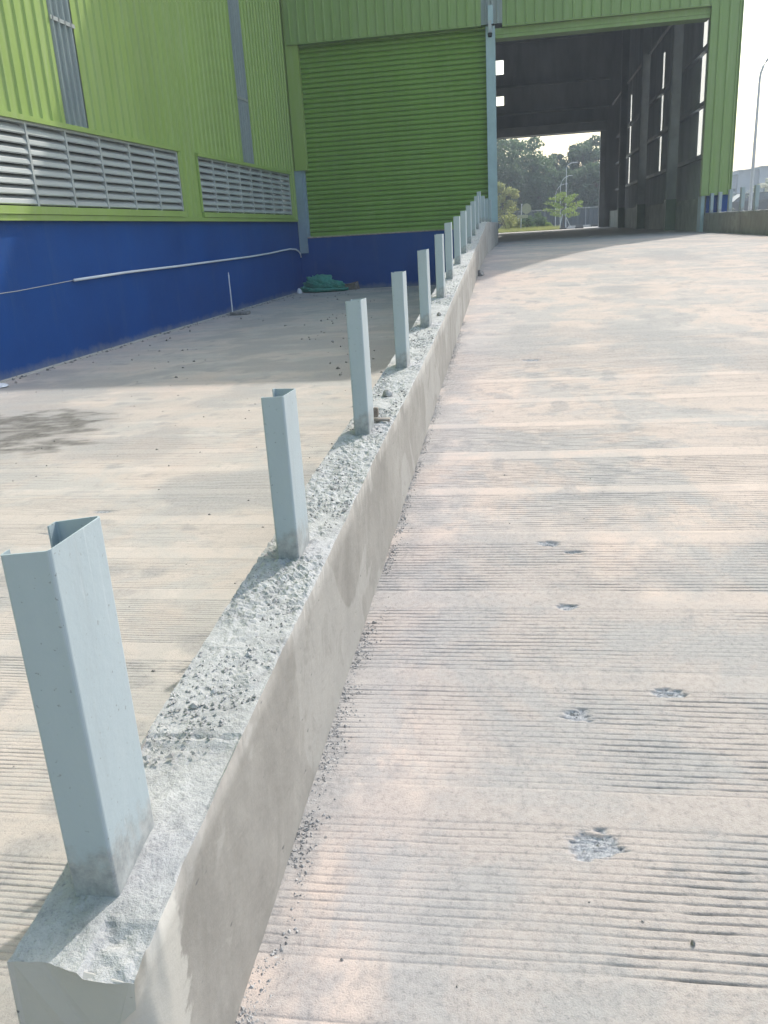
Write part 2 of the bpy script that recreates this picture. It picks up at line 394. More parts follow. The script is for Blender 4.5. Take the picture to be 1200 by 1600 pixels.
slab(lambda Y: WX+0*Y, -.56, np.linspace(0, 1, 130), yrows, yard_z, [(-2.0, 3.1, .07, .022), (-1.75, 2.85, .06, .016), (-1.95, 3.4, .06, .02)], 29, .0030, M['yard'], 'yard', .40, 1.36, .0152, .24, patch, [(-1.9, 3.25, .12, .04, .5), (-1.7, 3.6, .10, .03, .5), (-2.2, 3.7, .10, .03, .4)], dirt)
# hall floor, apron and road behind the hall
def sheet_obj(name, x0, x1, y0, y1, z0, z1, mat):
    m = MB(); m.box(x0, x1, y0, y1, z0, z1); return tag(m.build(name, mat), kind='structure')
sheet_obj('hall_floor', WX+.03, 3.5, YF+.31, 41.75, -.3, FL-.004, M['upstand_floor'])
sheet_obj('hall_threshold', -.868, 3.42, YF-.03, YF+.309, -.3, FL-.003, M['upstand_floor'])
sheet_obj('rear_apron', -16, 26, 41.75, 62, .3, .654, M['asphalt'])

# ------------------------------------------------------------------ kerb walls with posts
def kerb(name, xrf, xlf, y0, y1, zbf, seed, label, sg, joints, ztf):
    """profile swept along y: ramp face, rough top, yard face"""
    ys = np.concatenate([np.arange(y0, min(6, y1), .0052) if y0 < 6 else [], np.arange(max(6, y0), min(10, y1), .03), np.arange(max(10, y0), y1+.001, .08)])
    js = []
    for j in joints: js += [j-.008, j-.006, j+.006, j+.008]
    ys = np.unique(np.concatenate([ys, np.array(js, dtype=float)])) if js else ys
    nf, nt_ = 12, 34
    V = []; mi = []
    ss = np.concatenate([np.linspace(0, 1, nf), 1+np.linspace(0, 1, nt_)[1:], 2+np.linspace(0, 1, 6)[1:]])
    S, Y = np.meshgrid(ss, ys)
    top = ztf(Y); bot = zbf(Y)-.06; xr = xrf(Y); xl = xlf(Y); w = xl-xr
    X = np.where(S <= 1, xr, np.where(S <= 2, xr + w*(S-1), xl))
    Z = np.where(S <= 1, bot+(top-bot)*S, np.where(S <= 2, top, top+(-.1-top)*(S-2)))
    # ramp face: slightly uneven, leans a little
    face = (S <= 1)
    X = X + np.where(face, sg*(.006*(fbm(Y*1.6, Z*2, seed)-.5)+.0015*(fbm(Y*11, Z*11, seed+1, 3)-.5)), 0)
    tm = (S > 1) & (S < 2)
    u = X*1.0
    nz = .008*(fbm(X*12, Y*8, seed+2, 4)-.5) + .003*(fbm(X*90, Y*90, seed+19, 2)-.5) + .015*(fbm(X*70, Y*70, seed+3, 3)-.5)*sstep(.46, .64, fbm(X*9, Y*5, seed+14, 4))
    Z = Z + np.where((S >= 1) & (S <= 2), nz*np.where(tm, 1, .45), 0)
    lump = sstep(.55, .75, fbm(X*4+2, Y*3.2, seed+4, 4))
    Z = Z + np.where(tm, .012*lump*(fbm(X*95, Y*95, seed+5, 2)-.2), 0)
    if y0 < 2:
        jl = 1.095+.010*(fbm(X*20, Y*0, seed+15, 3)-.5)+.02*(X+.53); Z = Z - np.where(tm, .012*fbm(X*60, Y*20, seed+16, 3)*np.exp(-((Y-jl)/.005)**2)+.006*sstep(0, .03, jl-Y)*sstep(.25, .0, jl-Y), 0)
    # ragged arrises
    chip = sstep(.52, .8, fbm(Y*9, Y*0+seed, seed+6, 4))
    X = X - np.where(np.isclose(S, 1), sg*.005*chip, 0); Z = Z - np.where(np.isclose(S, 1), .005*chip, 0)
    chip2 = fbm(Y*14, Y*0+3, seed+7, 4)
    X = X + np.where(np.isclose(S, 2), sg*.030*chip2, 0)
    # broken near end
    if y0 < 2:
        e = np.clip((.07-(Y-y0))/.07, 0, 1)
        X = X - sg*np.where(face, e*(.012*fbm(Z*16, Y*10, seed+8, 3)+.055*sstep(.45, .75, fbm(Z*9+2, Y*6, seed+18, 4))), 0)
        Z = Z - np.where((S >= .9) & (S <= 1.4), e*(.03*fbm(X*20, Y*20, seed+9, 3)+.05*sstep(.5, .8, fbm(X*13, Y*13, seed+29, 4))), 0)
    for j in joints:
        g = (np.abs(Y-j) < .0065) & (S > .12) & (S < .9 if j < 12 else S < 2); X = X - np.where(g & face, sg*.03, 0)
    Yv = Y + np.where(Y <= y0+1e-6, .030*(fbm(Z*14, X*14, seed+12, 4)-.5), 0)
    V = np.stack([X, Yv, Z], -1)
    sm = .5*(S[:-1, :-1]+S[1:, 1:]); idx = ((sm > 1) & (sm < 2)).astype(int)
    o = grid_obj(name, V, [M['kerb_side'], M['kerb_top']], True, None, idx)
    o.data.polygons.foreach_set('use_smooth', (idx.reshape(-1) == 0))
    # end cap, one fan of quads between the two sides
    me = o.data
    import bmesh
    bm = bmesh.new(); bm.from_mesh(me); bm.verts.ensure_lookup_table()
    nS = len(ss)
    for row in ((0,) if y0 < 2 else (0, len(ys)-1)):
        f = bm.faces.new([bm.verts[row*nS+k] for k in range(nS)]); f.material_index = 0
        r = bmesh.ops.triangulate(bm, faces=[f])
    bmesh.ops.recalc_face_normals(bm, faces=bm.faces)
    bm.to_mesh(me); bm.free()
    return tag(o, label, 'kerb wall')
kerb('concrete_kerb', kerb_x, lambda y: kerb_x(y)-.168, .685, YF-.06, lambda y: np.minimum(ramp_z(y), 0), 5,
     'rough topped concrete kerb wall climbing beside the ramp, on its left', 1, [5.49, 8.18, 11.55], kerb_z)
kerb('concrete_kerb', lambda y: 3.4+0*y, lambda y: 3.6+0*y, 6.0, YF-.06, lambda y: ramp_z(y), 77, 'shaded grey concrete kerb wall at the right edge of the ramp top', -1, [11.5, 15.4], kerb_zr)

# C section posts: lipped channel, web towards the ramp, open side away
def channel(w, d, h, flip=1, th=.0024, lip=.020, seed=0, bite=0.0):
    """w flange width (x), d web depth (y); origin at the near web corner on the concrete"""
    rnd = random.Random(seed); r = .005
    def arc(cx, cy, a0, a1, rr, n=4): return [(cx+rr*math.cos(R(a0+(a1-a0)*i/n)), cy+rr*math.sin(R(a0+(a1-a0)*i/n))) for i in range(n+1)]
    def path(o):        # o = inset of this skin
        rr = r-o; p = []
        p += [(-w+o, lip)]
        p += arc(-w+r, r, 180, 270, rr); p += arc(-r, r, 270, 360, rr); p += arc(-r, d-r, 0, 90, rr); p += arc(-w+r, d-r, 90, 180, rr)
        p += [(-w+o, d-lip)]
        return p
    A, B = path(0), path(th); n = len(A); m = MB()
    zs = [-.06] + [h*k/10 for k in range(0, 10)] + [h]
    vs = []
    for k, z in enumerate(zs):
        for skin in (A, B):
            for (x, y) in skin:
                dz = 0.0
                if k == len(zs)-1: dz = -bite*(1 if x < -w*.5 and y > d*.6 else 0)*.4 + .004*math.sin(9*x/w+3*y/d+seed)*.35 - .012*(x/-w)*(seed % 2)*.3
                vs.append((flip*x, y, z+dz))
    fs = []
    for k in range(len(zs)-1):
        a = k*2*n; b = (k+1)*2*n
        for i in range(n-1):
            fs.append((a+i, a+i+1, b+i+1, b+i)); fs.append((a+n+i+1, a+n+i, b+n+i, b+n+i+1))
        fs.append((a, a+n, b+n, b)); fs.append((a+n-1, a+2*n-1, b+2*n-1, b+n-1))
    t = (len(zs)-1)*2*n
    for i in range(n-1): fs.append((t+i, t+i+1, t+n+i+1, t+n+i))
    return m.add(vs, fs)
ORD = ['second', 'third', 'fourth', 'fifth', 'sixth', 'seventh', 'eighth', 'ninth', 'tenth', 'eleventh', 'twelfth', 'thirteenth', 'fourteenth', 'fifteenth', 'sixteenth']
PY = [.785, 1.735, 2.725, 3.765, 4.79, 5.80, 6.73, 7.66, 8.58, 9.48, 10.42, 11.33, 12.05, 13.30, 14.66, 16.33]
PT = [.838, .823, .945, .977, 1.043, 1.112, 1.188, 1.238, 1.296, 1.360, 1.426, 1.508, 1.588, 1.566, 1.566, 1.585]
for i, (py, pt) in enumerate(zip(PY, PT)):
    big = i == 0
    z = float(kerb_z(py))
    m = channel(.063 if big else .052, .122 if big else .112, pt-z, 1, seed=i+1, lip=.019 if big else .016, bite=.012 if big else 0)
    o = m.build('steel_post', M['post'])
    o.location = (float(kerb_x(py))-(.066 if big else .062 if i < 6 else .072), py, z); o.rotation_euler = (R(RNG.uniform(-.25, .25)), R(RNG.uniform(-.25, .25)), R(RNG.uniform(-1.2, 1.2)))
    if big: o.rotation_euler = (0, R(-.2), R(1.0))
    for p in o.data.polygons: p.use_smooth = False
    lab = 'tall pale blue steel channel post nearest the camera, on the broken end of the kerb' if big else \
          ('pale blue steel channel post, last of the left row, against the building column' if i == 15 else
           '%s pale blue steel channel post from the broken near end of the left kerb' % ORD[i-1])
    tag(o, lab, 'post', 'pale blue channel posts along the kerbs')
RP = [(18.40, 1.499), (17.63, 1.497), (16.75, 1.512), (15.82, 1.511), (14.87, 1.514), (13.8, 1.51), (12.7, 1.49)]
for i, (py, pt) in enumerate(RP):
    m = channel(.058, .12, pt-float(kerb_zr(py)), -1, seed=i+31)
    o = m.build('steel_post', M['post']); o.location = (3.478, py, float(kerb_zr(py)))
    lab = ['pale blue post on the right kerb, closest to the hall door', 'second pale blue post from the hall door on the right kerb', 'pale blue post on the right kerb just outside the green corner cladding',
           'fourth pale blue post from the hall door, left of the street lamp', 'fifth pale blue post from the hall door, in front of the palm', 'sixth pale blue post from the hall door on the right kerb', 'seventh pale blue post from the hall door on the right kerb'][i]
    tag(o, lab, 'post', 'pale blue channel posts along the kerbs')

# loose rubble: uncountable crumbs
def stones(name, pts, mat, seed):
    rng = np.random.default_rng(seed); m = MB(); vs = []; fs = []
    base = np.array([(1, 0, 0), (-1, 0, 0), (0, 1, 0), (0, -1, 0), (0, 0, 1), (0, 0, -1)], float)
    tri = [(0, 2, 4), (2, 1, 4), (1, 3, 4), (3, 0, 4), (2, 0, 5), (1, 2, 5), (3, 1, 5), (0, 3, 5)]
    for (x, y, z, s) in pts:
        b = base*rng.uniform(.5, 1.25, (6, 3))*s + rng.uniform(-.25, .25, (6, 3))*s
        b[:, 2] *= .7; a = rng.uniform(0, 6.28); c, sn = math.cos(a), math.sin(a)
        b = np.stack([b[:, 0]*c-b[:, 1]*sn, b[:, 0]*sn+b[:, 1]*c, b[:, 2]], 1) + (x, y, z+s*.25)
        o = len(vs); vs += b.tolist(); fs += [tuple(o+i for i in t_) for t_ in tri]
    m.v = vs; m.f = fs; m.m = [0]*len(fs)
    return tag(m.build(name, mat), kind='stuff')
P_ = []
for _ in range(5200):
    y = .72 + 6*RNG.random()**1.6; x = float(kerb_x(y)) + abs(RNG.normal(0, .022))*(1.0 if y < 2.9 else .6)
    if vnoise(np.array(x*13), np.array(y*4.5), 301) < .36: continue
    P_.append((x, y, float(ramp_z(y)), float(RNG.uniform(.0010, .0036)*(1.7 if RNG.random() < .05 else 1))))
stones('loose_rubble', P_, M['stone'], 1)
P_ = []
for _ in range(5200):
    y = .71 + 7.0*RNG.random()**1.5; x = float(kerb_x(y))-.008 - .152*RNG.random()
    if vnoise(np.array(x*16), np.array(y*6.3), 305) < .50: continue
    P_.append((x, y, float(kerb_z(y))+.001, float(RNG.uniform(.0012, .0048)*(1.9 if RNG.random() < .05 else 1))))
stones('mortar_crumbs', P_, M['stone'], 2)
P_ = []
for _ in range(420):
    y = 7.0 + 11.3*RNG.random(); x = -4.9 + 3.7*RNG.random()
    if vnoise(np.array(x*1.2), np.array(y*.8), 307) < .48: continue
    P_.append((x, y, 0.0, float(RNG.uniform(.005, .021))))
for _ in range(160):
    y = 1.3+5.5*RNG.random(); x = -4.6+3.7*RNG.random(); P_.append((x, y, 0.0, float(RNG.uniform(.002, .008))))
for _ in range(130):
    y = .9+8*RNG.random(); x = -.4+3.2*RNG.random(); P_.append((x, y, float(ramp_z(y)), float(RNG.uniform(.001, .0042))))
for _ in range(260):
    y = 7.0+11*RNG.random(); x = WX+.03+abs(RNG.normal(0, .05)); P_.append((x, y, 0.0, float(RNG.uniform(.006, .024))))
stones('scattered_grit', P_, M['grit'], 3)
P_ = []
for (hx, hy, rx, ry) in HOLES[:7]:
    for _ in range(70):
        a = RNG.uniform(0, 6.28); r_ = RNG.random()**.5*.85
        P_.append((hx+rx*r_*math.cos(a), hy+ry*r_*math.sin(a), float(ramp_z(hy+ry*r_*math.sin(a)))-.008, float(RNG.uniform(.0015, .0050))))
stones('pothole_aggregate', P_, M['stone'], 4)

def lumpobj(name, loc, size, mat, seed, label, cat, sub=3, rough=.35, flat=.15):
    import bmesh
    bm = bmesh.new(); bmesh.ops.create_icosphere(bm, subdivisions=sub, radius=1)
    for v in bm.verts:
        n = fbm(np.array(v.co.x*1.6+v.co.z*.7+5), np.array(v.co.y*1.6-v.co.z*.9+5), seed, 4)
        v.co *= 1-rough+2*rough*float(n); v.co.z = max(v.co.z, -flat); v.co.x *= size[0]; v.co.y *= size[1]; v.co.z = (v.co.z+flat)*size[2]
    me = bpy.data.meshes.new(name); bm.to_mesh(me); bm.free(); me.materials.append(mat)
    o = bpy.data.objects.new(name, me); COL.objects.link(o); o.location = loc
    return tag(o, label, cat)
lumpobj('concrete_chunk', (-.545, 9.33, float(ramp_z(9.33))), (.05, .06, .055), M['grit'], 41, 'dark concrete chunk on the ramp against the foot of the kerb', 'rubble', 2)
lumpobj('concrete_chunk', (-.565, 3.28, float(kerb_z(3.28))), (.022, .025, .025), M['stone'], 42, 'grey mortar chunk on the kerb top between the third and fourth posts', 'rubble', 2)
lumpobj('concrete_chunk', (-.548, 5.15, float(kerb_z(5.15))), (.014, .016, .018), M['grit'], 43, 'dark lump on the kerb top just past the fifth post', 'rubble', 2)
lumpobj('pebble', (.261, 1.141, float(ramp_z(1.141))), (.004, .005, .007), M['grit'], 44, 'small dark pebble on the ramp below the biggest pothole', 'stone', 2)
lumpobj('white_scrap', (-4.80, 6.96, .003), (.09, .08, .03), M['pvc'], 45, 'white scrap on the yard at the foot of the blue wall', 'scrap', 2)
# offcut of timber and mortar lump beside the third post
zk = float(kerb_z(2.9))
t_ = thing('wood_offcut', (-.50, 2.9, zk), 'thin timber offcut lying across the kerb top behind the third post', 'timber')
m = MB(); m.box(-.560, -.492, 2.866, 2.892, zk+.005, zk+.013, bev=.002); m.build('plank', M['old_wood'], t_)
m = MB(); m.box(-.552, -.534, 2.868, 2.888, zk+.0185, zk+.052, bev=.003)
tag(m.build('timber_block', M['brickbat'], None, False, (-.534, 2.88, zk+.0185)), 'small brown block standing on the timber offcut behind the third post', 'block')

# ------------------------------------------------------------------ building
B = thing('factory_building', (WX, YF, 0), 'lime green clad factory with blue base, closed roller shutter and open drive-through hall', 'factory')
TOP = 12.75; SY = YF-.12     # fascia plane
def corr(m, axis, a0, a1, z0, z1, plane, sgn, pitch=.18, h=.019, rib=.055, mi=0, phase=0.0):
    """trapezoid ribbed sheet; axis 'y' -> sheet in plane x=plane, 'x' -> sheet in plane y=plane"""
    prof = [(a0, 0.0)]
    k = math.ceil((a0-phase)/pitch); c = phase + k*pitch
    while c + rib < a1:
        if c > a0+.005: prof += [(c, 0), (c+rib*.27, h), (c+rib*.73, h), (c+rib, 0)]
        c += pitch
    prof += [(a1, 0)]
    vs = []
    for (a, d) in prof:
        for z in (z0, z1):
            vs.append((plane+sgn*d, a, z) if axis == 'y' else (a, plane+sgn*d, z))
    m.add(vs, [(2*i, 2*i+1, 2*i+3, 2*i+2) for i in range(len(prof)-1)], mi)
    return m
# left wing: blue base wall, cladding, louvres, clear strips
m = MB(); m.box(-12, WX, -9, YF+.25, -1.4, 1.47); m.build('blue_base_wall', M['blue'], B)
m = MB(); m.box(WX+.001, WX+.055, -9, YF-.06, -1.3, .012); m.build('mortar_fillet', M['kerb_side'], B)
WC = WX+.035
m = MB()
STR = [(9.24, 9.74), (15.24, 15.78)]
ed = [-9, STR[0][0], STR[0][1], STR[1][0], STR[1][1], YF+.25]
for a, b in ((ed[0], ed[1]), (ed[2], ed[3]), (ed[4], ed[5])): corr(m, 'y', a, b, 2.42, TOP, WC, 1, .19)
corr(m, 'y', 12.22, 12.95, 1.50, 2.42, WC, 1, .19); corr(m, 'y', 18.10, YF+.25, 1.50, 2.42, WC, 1, .19); corr(m, 'y', -9, 6.05, 1.5, 2.42, WC, 1, .19)
m.build('wall_cladding', M['green'], B)
m = MB()
m.box(WX+.002, WC+.045, 6.05, 12.22, 1.515, 1.590); m.box(WX+.002, WC+.045, 12.95, 18.10, 1.515, 1.585)
m.box(WX+.002, WC+.028, -9, YF-.14, 1.455, 1.512)
m.box(WX+.002, WC+.06, 6.0, 12.25, 2.385, 2.435); m.box(WX+.002, WC+.06, 12.92, 18.13, 2.375, 2.425)
for y in (12.20, 12.93, 18.08): m.box(WX+.002, WC+.032, y, y+.035, 1.592, 2.374)
m.build('cladding_flashing', M['green'], B)
for (a, b) in STR:
    m = MB(); corr(m, 'y', a-.03, b+.03, 2.44, TOP, WC-.012, 1, .125, .032, .042, 0, a+.02)
    o = m.build('translucent_panel', M['clear'], B)
    for z in (3.45, 5.9):
        m = MB(); m.box(WC+.004, WC+.020, a, b, z, z+.04); m.build('lap_strip', M['louvre'], o)
def louvre(y0, y1, n, z0, z1):
    w = (y1-y0)/n; nz = 8; ph = (z1-z0-.04)/nz
    m = MB(); m.box(WX-.20, WX-.15, y0, y1, z0, z1); back = m.build('louvre_backing', M['dark_gap'], B)
    for i in range(n):
        ya, yb = y0+i*w+.018, y0+(i+1)*w-.018
        m = MB()
        for k in range(nz):
            zb = z0+.015+k*ph
            pr = [(WC+.012, zb), (WC+.018, zb+.012), (WC+.002, zb+.052), (WC-.055, zb+ph*.98), (WC-.060, zb+ph*.98-.004), (WC-.004, zb+.048)]
            pr2 = [(WC+.012, zb), (WC+.022, zb+.008), (WC+.012, zb+.045), (WC-.050, zb+ph*1.00)]
            vs = [(x, y, z) for y in (ya, yb) for (x, z) in pr2] + [(x-.003, y, z-.003) for y in (ya, yb) for (x, z) in pr2]
            q = len(pr2)
            fs = [(j, j+1, q+j+1, q+j) for j in range(q-1)] + [(2*q+j, 3*q+j, 3*q+j+1, 2*q+j+1) for j in range(q-1)] + [(0, q, 3*q, 2*q), (q-1, 3*q-1, 4*q-1, 2*q-1)]
            m.add(vs, fs)
        o = m.build('louvre', M['louvre'], B)
        fr = MB(); fr.box(WC-.06, WC+.026, y0+i*w-.017, y0+i*w+.017, z0+.001, z1-.001)
        fr.build('louvre_mullion', M['louvre'], o)
        if i == n-1:
            fr = MB(); fr.box(WC-.06, WC+.026, y1-.017, y1+.012, z0+.001, z1-.001); fr.build('louvre_mullion', M['louvre'], o)
    m = MB(); m.box(WC-.06, WC+.024, y0, y1, z1-.022, z1+.004); m.build('louvre_rail', M['louvre'], B)
louvre(12.18-.76*8, 12.18, 8, 1.592, 2.384)
louvre(12.975, 12.975+.634*8, 8, 1.587, 2.374)
m = MB(); m.box(-12, WX-.21, -9, YF+.2, 1.5, TOP); m.build('wing_core', M['dark_gap'], B)
m = MB(); m.tube([(WX+.004, 8.9, .835), (WX+.004, 7.8, .80), (WX+.004, 6.4, .79)], .004, 6); m.build('chalk_mark', M['farwall'], B)
# front: blue base under the shutter, sill, shutter
m = MB(); m.box(WX+.001, -.875, YF, YF+.3, -.3, 1.10); m.build('blue_base_wall', M['blue'], B)
m = MB(); m.box(-4.80, -.875, YF-.012, YF+.28, 1.101, 1.124); m.build('mortar_sill', M['brickbat'], B)
m = MB(); pitch = .0938; n = int((4.92-1.127)/pitch)
prof = []
for k in range(n+1):
    z = 1.127+k*pitch
    prof += [(YF+.105, z), (YF+.070, z+.012), (YF+.066, z+.048), (YF+.086, z+.078), (YF+.105, z+.090)]
vs = [(x, y, z) for (y, z) in prof for x in (-4.80, -.86)]
m.add(vs, [(2*i, 2*i+1, 2*i+3, 2*i+2) for i in range(len(prof)-1)])
sh = m.build('roller_shutter', M['shutter'], B)
m = MB(); m.box(-4.68, -.875, YF+.055, YF+.10, 1.1255, 1.175); m.build('bottom_rail', M['shutter'], sh)
m = MB(); m.box(WC+.03, -4.66, YF-.075, YF+.06, 2.47, TOP); m.build('corner_trim', M['green'], B)
m = MB(); m.box(WC-.015, -4.79, YF-.06, YF+.05, .80, 2.469); m.box(-4.789, -4.735, YF-.02, YF+.06, 1.126, 2.469); m.build('guide_channel', M['guide'], B)
# fascia
m = MB(); corr(m, 'x', -4.87, -.955, 4.85, TOP, SY, -1, .178, .022, .045)
corr(m, 'x', -.545, 3.33, 4.80, TOP, SY, -1, .178, .022, .045, 0, .06)
corr(m, 'x', 3.33, 3.855, 1.462, TOP, SY, -1, .178, .022, .045, 0, .06)
m.add([(-4.87, SY, 4.85), (-4.87, SY, TOP), (-4.87, YF, TOP), (-4.87, YF, 4.85)], [(0, 1, 2, 3)])
m.build('front_cladding', M['green_front'], B)
m = MB(); m.box(-4.872, -.955, SY-.001, YF+.06, 4.825, 4.849); m.box(-.545, 3.33, SY-.001, YF+.06, 4.775, 4.799)
m.box(3.31, 3.329, SY-.002, YF+.05, 1.46, 4.774); m.box(3.856, 3.872, SY-.026, YF+.6, 1.46, TOP)
m.build('cladding_flashing', M['green_front'], B)
m = MB(); corr(m, 'x', -.975, -.525, 4.84, TOP, SY+.006, -1, .11, .018, .04); o = m.build('translucent_panel', M['clear'], B)
m = MB(); m.box(-.82, -.72, SY-.022, SY-.014, 4.84, 5.16); m.build('column_plate', M['column'], o)
# column between the bays
m = MB()
m.box(-.872, -.690, YF-.055, YF-.035, .70, 4.82); m.box(-.872, -.690, YF+.12, YF+.14, .70, 4.82); m.box(-.789, -.773, YF-.0349, YF+.1199, .70, 4.82)
m.build('steel_column', M['column'], B)
m = MB(); m.box(-.815, -.750, YF-.16, YF-.06, 4.70, 4.90); m.tube([(-.782, YF-.19, 4.74), (-.782, YF-.24, 4.66)], .012, 8); o = m.build('lamp_bracket', M['galv'], B)
m = MB(); m.tube([(-.782, YF-.235, 4.66), (-.782, YF-.245, 4.60)], [.045, .038], 12); m.build('lamp_head', M['dark_gap'], o)
# lintel of the open door: rolled housing
m = MB()
for a, b, d in ((4.60, 4.66, 0.0), (4.662, 4.72, .012), (4.722, 4.774, .004)): m.box(-.688, 3.308, YF-.02-d, YF+.35, a, b)
m.build('door_lintel', M['green_front'], B)
# right jamb: pale frame, cladding return, blue base beyond the kerb
m = MB(); m.box(3.335, 3.40, YF-.055, YF+.30, FL, 1.458); m.box(3.40, 3.45, YF+.1, YF+.3, 1.46, 4.77); m.build('door_jamb', M['column'], B)
m = MB(); m.box(3.646, 3.85, YF-.02, YF+.1, -.2, 1.459); m.box(3.45, 3.645, YF+.03, YF+.1, 1.0, 1.459); m.build('blue_base_wall', M['blue'], B)
# hall: right side wall with daylight strips, columns, girts, upstand
HX = 3.84; HY1 = 41.6; HT = 12.4
strips = [(21.75, 22.30), (28.22, 28.62), (36.9, 37.2)]
m = MB(); e = [YF+.02]
for a, b in strips: e += [a, b]
e.append(HY1)
for i in range(0, len(e), 2): corr(m, 'y', e[i], e[i+1], 1.44, HT, HX, -1, .19, .022)
for a, b in strips: corr(m, 'y', a, b, 1.44, 2.35, HX, -1, .19, .022); corr(m, 'y', a, b, 5.62, HT, HX, -1, .19, .022)
m.build('hall_side_cladding', M['hall'], B)
for a, b in strips:
    m = MB(); corr(m, 'y', a-.004, b+.004, 2.351, 5.619, HX+.004, -1, .1, .018, .03); m.build('daylight_panel', M['daylight'], B)
m = MB(); m.box(3.5, HX+.02, YF+.31, HY1, -.2, 1.44); m.build('concrete_upstand', M['upstand'], B)
for y in (22.8, 28.8, 34.9):
    m = MB(); m.box(3.28, 3.49, y, y+.025, FL, HT); m.box(3.28, 3.49, y+.30, y+.325, FL, HT); m.box(3.37, 3.395, y+.026, y+.299, FL, HT)
    o = m.build('hall_column', M['hall_steel'], B)
    m = MB(); m.box(3.26, 3.498, y-.02, y+.345, FL-.01, 1.50); m.build('column_guard', M['green_col'], o)
for z in (2.28, 3.36, 4.47):
    m = MB(); m.box(3.70, 3.81, YF+.32, HY1-.02, z, z+.09); m.build('wall_girt', M['hall_steel'], B)
m = MB(); m.tube([(3.47, 23.8, 5.66), (3.47, 41.0, 5.80)], .035, 8); m.build('eave_pipe', M['rail'], B)
# hall rear wall with door opening, housing and two clear panes
m = MB(); DX0, DX1, DZ = -2.6, 3.28, 4.80
panes = [(-1.75, -1.19, 7.42, 8.00), (-1.75, -1.19, 6.17, 6.56)]
m.box(WX, DX0, HY1, HY1+.15, -.2, HT)
m.box(DX1, HX, HY1, HY1+.15, -.2, HT)
m.box(DX0, -1.75, HY1, HY1+.15, DZ, HT); m.box(-1.19, DX1, HY1, HY1+.15, DZ, HT)
m.box(-1.75, -1.19, HY1, HY1+.15, DZ, 6.17); m.box(-1.75, -1.19, HY1, HY1+.15, 6.56, 7.42); m.box(-1.75, -1.19, HY1, HY1+.15, 8.0, HT)
m.build('rear_wall', M['hall'], B)
m = MB(); m.box(DX0, DX1, HY1-.30, HY1-.002, 4.83, 5.18); m.box(DX0, DX1, HY1-.32, HY1-.01, 5.182, 5.23); m.build('door_lintel', M['hall_steel'], B)
for z in (5.75, 6.85, 8.6):
    m = MB(); m.box(WX+.1, 3.4, HY1-.14, HY1-.003, z, z+.10); m.build('wall_girt', M['hall_steel'], B)
m = MB(); m.box(3.02, 3.279, HY1-.22, HY1-.003, FL, 4.8); m.build('door_jamb', M['hall_steel'], B)
# roof, party wall inside
m = MB(); m.box(WX-.06, WX-.01, YF+.31, HY1, 1.5, HT); m.build('hall_party_wall', M['hall'], B)
m = MB(); m.box(-12, 3.885, SY-.03, HY1+.3, TOP, TOP+.18); m.box(-12, WX+.1, -9, SY-.031, TOP, TOP+.18); m.build('roof', M['roof'], B)
for y in (22.8, 28.8, 34.9):
    m = MB(); m.box(WX, 3.6, y, y+.3, 11.4, 12.0); m.build('roof_beam', M['hall_steel'], B)
m = MB(); m.box(3.8, HX+.06, YF+.3, HY1, 1.45, 1.455); 

# ------------------------------------------------------------------ things in the yard
t_ = None
m = MB()
pts = [(WX+.030, 8.87, .837)]
pts += [(WX+.032, y, z) for y, z in ((10.2, .852), (11.8, .850), (13.3, .855), (15.0, .860), (16.3, .878), (17.2, .905), (17.75, .915), (18.2, .895), (18.42, .850))]
pts += [(WX+.045, 18.50, .80), (WX+.05, 18.52, .72)]
m.tube(pts, .015, 10)
tag(m.build('pvc_pipe', M['pvc'], None, True, (WX+.03, 13, .85)), 'white plastic pipe running along the blue wall, bent at its far end', 'pipe')
t_ = thing('marker_rod', (-4.62, 13.35, 0), 'thin white rod standing on a small wooden base by the blue wall', 'rod')
m = MB(); m.tube([(-4.80, 13.40, .03), (-4.805, 13.42, .55), (-4.807, 13.43, .61)], [.010, .010, .011], 8); m.tube([(-4.807, 13.43, .611), (-4.808, 13.43, .67)], [.013, .004], 8); m.build('rod', M['pvc'], t_)
m = MB(); m.box(-4.82, -4.52, 13.28, 13.48, .003, .050, bev=.006); m.build('base_board', M['grit'], t_)
# heap of green netting: several crumpled folds in one sheet
import bmesh
def netheap():
    bm = bmesh.new()
    for (x, y, sx, sy, sz, sd) in [(-4.52, 18.28, .38, .26, .42, 1), (-4.22, 18.22, .30, .24, .30, 2), (-4.75, 18.18, .20, .22, .16, 3), (-4.40, 18.00, .42, .18, .10, 4), (-4.02, 18.10, .22, .2, .09, 5)]:
        r = bmesh.ops.create_icosphere(bm, subdivisions=5, radius=1)
        for v in r['verts']:
            c = v.co.copy()
            w = float(fbm(np.array(c.x*2.2+sd*7+c.z*2), np.array(c.y*2.2+c.z*1.2+sd), 400+sd, 3))
            w2 = float(fbm(np.array(c.x*5.5+c.z*7+sd), np.array(c.y*5.5-c.z*4+sd*3), 420+sd, 3))
            rd = .60+.60*w - .30*abs(w2-.5)*2 + .05*(1-abs(2*float(fbm(np.array(c.x*9+sd), np.array(c.y*9+c.z*8), 460+sd, 2))-1)*3)
            v.co = (x+c.x*sx*rd, y+c.y*sy*rd, max(.004, (c.z*.5+.42)*sz*rd*.92))
    me = bpy.data.meshes.new('netting_heap'); bm.to_mesh(me); bm.free(); me.materials.append(M['net'])
    for p in me.polygons: p.use_smooth = True
    o = bpy.data.objects.new('netting_heap', me); COL.objects.link(o)
    return tag(o, 'crumpled heap of green netting in the corner of the blue walls', 'netting')
netheap()
lumpobj('white_scrap', (-4.86, 17.85, .003), (.06, .06, .09), M['pvc'], 62, 'white scrap beside the green netting heap', 'scrap', 2)
